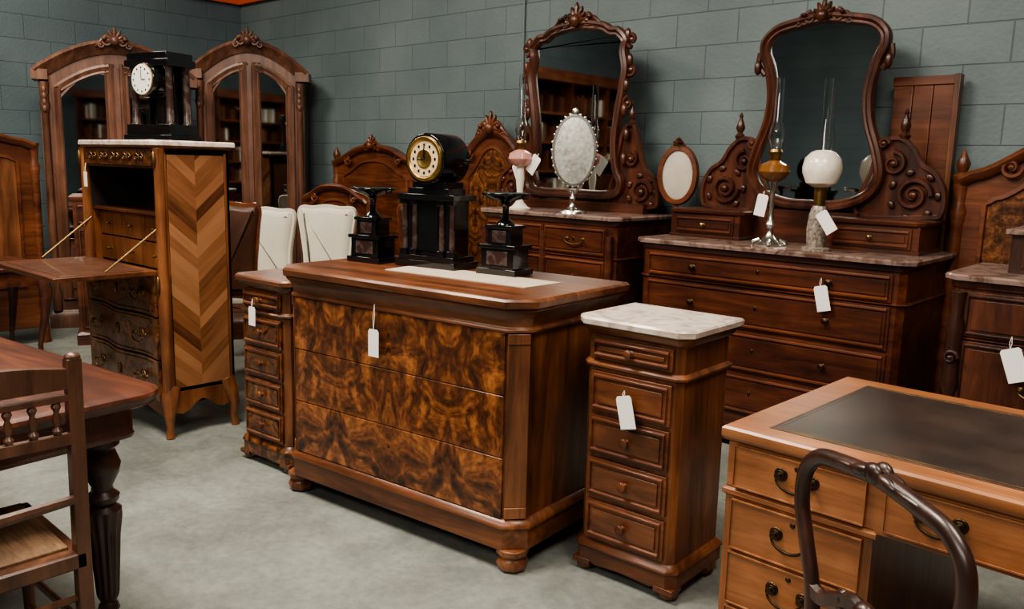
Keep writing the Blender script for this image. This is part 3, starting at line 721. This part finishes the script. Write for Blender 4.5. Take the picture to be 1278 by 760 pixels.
for sx in (-1,1):
    o.lathe([(.014,0),(.016,.02),(.012,.04),(.022,.10),(.028,.28),(.022,.31),(.03,.33),(.03,.37)],(sx*.165,.375,0),DARK,'z',14)
    o.tube([(sx*.160,0,.46),(sx*.158,0,.34),(sx*.165,-.03,.16),(sx*.17,-.08,0)],[.020,.024,.02,.016],DARK,10)
ko=o.done()

# dining chair on the left (faces -x)
o=O('spindle_back_chair',(-2.20,.585,0),90,.002)
for sx in (-1,1):
    o.prism([(-.02,0),(.016,0),(.016,.45),(.0,.945),(-.03,.945),(-.02,.45)],sx*.21-.018,sx*.21+.018,CHAIRW,'x')
    o.ell((sx*.21,-.016,.948),(.02,.018,.012),CHAIRW)
    o.lathe([(.016,0),(.02,.05),(.015,.08),(.02,.25),(.022,.43)],(sx*.20,.40,0),CHAIRW,'z',12)
    o.tube([(sx*.205,0,.22),(sx*.2,.40,.22)],.010,CHAIRW,8);o.tube([(sx*.205,0,.12),(sx*.2,.40,.12)],.010,CHAIRW,8)
top=[(-.205,.87),(.205,.87)]+[(.205-.41*k/12,.92+.022*math.sin(pi*k/12)) for k in range(13)]
o.prism(top,-.028,-.004,CHAIRW,'y')
o.box(-.205,.205,-.026,-.006,.725,.755,CHAIRW);o.box(-.205,.205,-.026,-.006,.838,.855,CHAIRW)
o.tube([(-.205,-.012,.575),(0,-.022,.57),(.205,-.012,.575)],[.013,.016,.013],CHAIRW,8)
for k in range(7):
    x=-.165+k*.055
    o.lathe([(.007,.752),(.013,.765),(.006,.775),(.012,.795),(.006,.815),(.012,.828),(.007,.841)],(x,-.016,0),CHAIRW,'z',10)
o.tube([(-.2,0,.30),(.2,0,.30)],.010,CHAIRW,8);o.tube([(-.2,.4,.28),(.2,.4,.28)],.010,CHAIRW,8)
o.loft([(-.215,-.02),(.215,-.02),(.225,.43),(-.225,.43)],[(-.004,.385),(0,.39),(0,.425),(-.004,.43)],CHAIRW)
o.loft([(-.185,.02),(.185,.02),(.20,.41),(-.20,.41)],[(0,.42),(0,.438),(-.02,.446)],RUSH)
o.done()

# dining table
TL=(-2.38,1.14,0)
o=O('extending_dining_table',TL,6,.0)
fp=rrect(-1.45,0,-1.08,0,.10,8)
o.loft(fp,[(-.02,.722),(-.006,.728),(-.004,.738),(.0,.742),(.004,.752),(0,.762),(-.010,.766),(-.02,.768)],MAHO)
o.loft(rrect(-1.38,-.07,-1.01,-.07,.04),[(0,.62),(.004,.63),(0,.635),(0,.725)],MAHO)
leg=[(.022,0),(.026,.015),(.02,.03),(.024,.05),(.032,.06),(.028,.075),(.022,.085),(.030,.10),(.034,.115,.16),(.046,.30,.16),(.054,.36,.16),(.052,.385),(.034,.40),(.046,.415),(.048,.43),(.032,.445),(.03,.46),(.05,.50),(.056,.53),(.045,.56),(.04,.575),(.055,.59),(.055,.615)]
for x in (-.165,-1.25):
    for y in (-.14,-.93):
        o.lathe(leg,(x,y,0),DARK,'z',60,nfl=12); o.box(x-.05,x+.05,y-.05,y+.05,.61,.725,MAHO)
o.done()

# ------------------------------------------------------------------ desk
DL,DR=(-1.035,2.02,0),-2
o=O('pedestal_writing_desk',DL,DR,.0025)
L=1.52;Dp=.82
o.loft(rect(0,L,0,Dp),[(-.012,.728),(-.004,.734),(.0,.742),(.0,.762),(-.006,.768)],OAK)
o.box(.10,L-.10,.075,Dp-.075,.766,.7695,LEATH)
for e,wd in ((.105,.003),(.118,.0012)):
    y=.08+(e-.105)
    for a in ((e,L-e,y,y+wd),(e,L-e,Dp-y-wd,Dp-y),(e,e+wd,y,Dp-y),(L-e-wd,L-e,y,Dp-y)): o.box(a[0],a[1],a[2],a[3],.769,.7700,OLDG)
o.box(.015,L-.015,.02,Dp-.02,.59,.73,OAK)
for x0 in (.015,L-.415):
    o.box(x0,x0+.40,.02,Dp-.02,.06,.60,OAKV)
    o.loft(rect(x0,x0+.40,.02,Dp-.02),[(.012,0),(.012,.06),(.004,.075),(0,.08)],OAKV)
    o.loft(rect(x0,x0+.40,.02,Dp-.02),[(0,.572),(.008,.578),(.008,.590),(0,.596)],OAK)
    zz=[(.60,.722,False),(.425,.570,True),(.265,.420,True),(.085,.260,True)]
    for z0,z1,_ in zz:
        o.drawer(x0+.02,x0+.38,z0,z1,.02,OAK,OAKV,'cock'); o.bail(x0+.20,.010,(z0+z1)/2+.012,DBRASS,.085,.034)
        for dd in (-.0425,.0425): o.lathe([(.019,0),(.017,.003),(.001,.004)],(x0+.20+dd,.012,(z0+z1)/2+.012),DBRASS,'-y',14)
        o.lathe([(.008,0),(.006,.003),(.001,.003)],(x0+.20,.012,z1-.025),DBRASS,'-y',12)
o.drawer(.435,L-.435,.60,.722,.02,OAK,OAKV,'cock')
for x in (.56,L-.56):
    o.bail(x,.010,.672,DBRASS,.085,.034)
    for dd in (-.0425,.0425): o.lathe([(.019,0),(.017,.003),(.001,.004)],(x+dd,.012,.672),DBRASS,'-y',14)
o.ell((L/2,.010,.67),(.012,.004,.02),DBRASS,10)
for z0,z1 in ((.12,.55),(.61,.72)): o.box(.009,.0155,.06,Dp-.06,z0,z1,OAKV)
o.done()

# ------------------------------------------------------------------ left background pieces
o=O('cabriole_side_table',(-6.2,1.75,0),0,.002)
o.loft(rrect(-.35,.35,-.30,.30,.05),[(-.01,.70),(0,.708),(.004,.72),(-.004,.728)],MAHO)
o.box(-.31,.31,-.26,.26,.60,.702,MAHO)
for sx in (-1,1):
    for sy in (-1,1):
        x,y=sx*.29,sy*.24
        o.tube([(x,y,.66),(x+sx*.02,y+sy*.02,.56),(x+sx*.01,y+sy*.01,.40),(x-sx*.02,y-sy*.02,.20),(x-sx*.02,y-sy*.02,.06),(x+sx*.02,y+sy*.02,0)],[.035,.04,.026,.016,.015,.024],MAHO,10)
o.done()
o=O('low_sideboard',(-6.50,2.86,0),66,.003)
o.box(-.40,.40,0,.36,.06,1.10,MAHOL);o.loft(rect(-.40,.40,0,.36),[(.02,0),(.02,.08),(0,.1)],MAHO);o.loft(rect(-.40,.40,0,.36),[(0,1.09),(.02,1.11),(.025,1.13),(.015,1.14)],MAHOL)
for x0 in (-.38,.01):
    o.drawer(x0,x0+.37,.92,1.08,0,MAHO,MAHOL);o.drawer(x0,x0+.37,.12,.90,0,MAHO,MAHOL);o.knob(x0+.185,-.012,1.0,BRASS)
o.done()
# bookcases on the unseen sides of the room (they show up in the mirrors)
def bookcase(loc,rz):
    o=O('tall_bookcase',loc,rz,.0)
    o.box(-1.3,1.3,-.0,.4,0,.5,MAHOL);o.box(-1.3,1.3,.36,.4,.5,2.6,MAHO);o.box(-1.36,1.36,-.05,.4,2.6,2.75,MAHOL)
    for x in (-1.3,-.44,.42,1.27): o.box(x,x+.03,0,.4,.5,2.6,MAHOL)
    for z in (.95,1.35,1.75,2.15): o.box(-1.3,1.3,.02,.38,z,z+.03,MAHOL)
    for z in (.98,1.38,1.78,2.18):
        x=-1.25
        while x<1.2:
            w=random.uniform(.03,.06);h=random.uniform(.2,.3)
            o.box(x,x+w-.003,.1,.3,z,z+h,random.choice([MAHOL,TLEATH,WALN,TLEATH,DARK,CREAM])); x+=w+random.choice([0,0,0,.15])
    return o.done()
bookcase((-7.6,-1.2,0),90); bookcase((3.5,-1.4,0),-90); bookcase((.3,-3.55,0),180); bookcase((3.5,1.4,0),-90)

# ------------------------------------------------------------------ lights
def area(name,loc,size,sy,power,col=(1,1,1),rot=(0,0,0)):
    l=bpy.data.lights.new(name,'AREA'); l.shape='RECTANGLE'; l.size=size; l.size_y=sy; l.energy=power; l.color=col
    ob=bpy.data.objects.new(name,l); ob.location=loc; ob.rotation_euler=rot; bpy.context.scene.collection.objects.link(ob)
area('ceiling_light',(-2.9,.9,4.22),1.5,1.3,260,(1,.90,.76))
area('ceiling_light',(.3,1.4,4.22),1.5,1.2,130,(1,.90,.76))
area('ceiling_light',(-5.9,1.4,4.22),1.3,1.3,140,(1,.90,.76))
area('added_tilted_light',(-1.0,-2.6,4.0),3.6,1.4,165,(1,.94,.85),(math.radians(52),0,0))  # added tilted area light behind the camera, no window there
w=bpy.data.worlds.new('world'); bpy.context.scene.world=w; w.use_nodes=True
w.node_tree.nodes['Background'].inputs[0].default_value=(.6,.65,.7,1); w.node_tree.nodes['Background'].inputs[1].default_value=.3
try:
    bpy.context.scene.view_settings.look='AgX - Medium High Contrast'
except Exception as e: print(e)

# ------------------------------------------------------------------ camera
F=1050.0
cd=bpy.data.cameras.new('camera'); cam=bpy.data.objects.new('camera',cd); bpy.context.scene.collection.objects.link(cam)
cd.sensor_width=36; cd.lens=F/1278*36; cd.clip_start=.05
th=math.atan(175/F)
fh=Vector((-.667,.745,0)).normalized(); rt=Vector((fh.y,-fh.x,0)); up0=Vector((0,0,1))
fw=(fh*math.cos(th)-up0*math.sin(th)).normalized(); up=rt.cross(fw)
roll=.025
cu=(up-rt*roll).normalized(); cr=fw.cross(cu).normalized()
M=Matrix((cr,cu,-fw)).transposed().to_4x4(); M.translation=Vector((0,0,1.45))
cam.matrix_world=M
bpy.context.scene.camera=cam
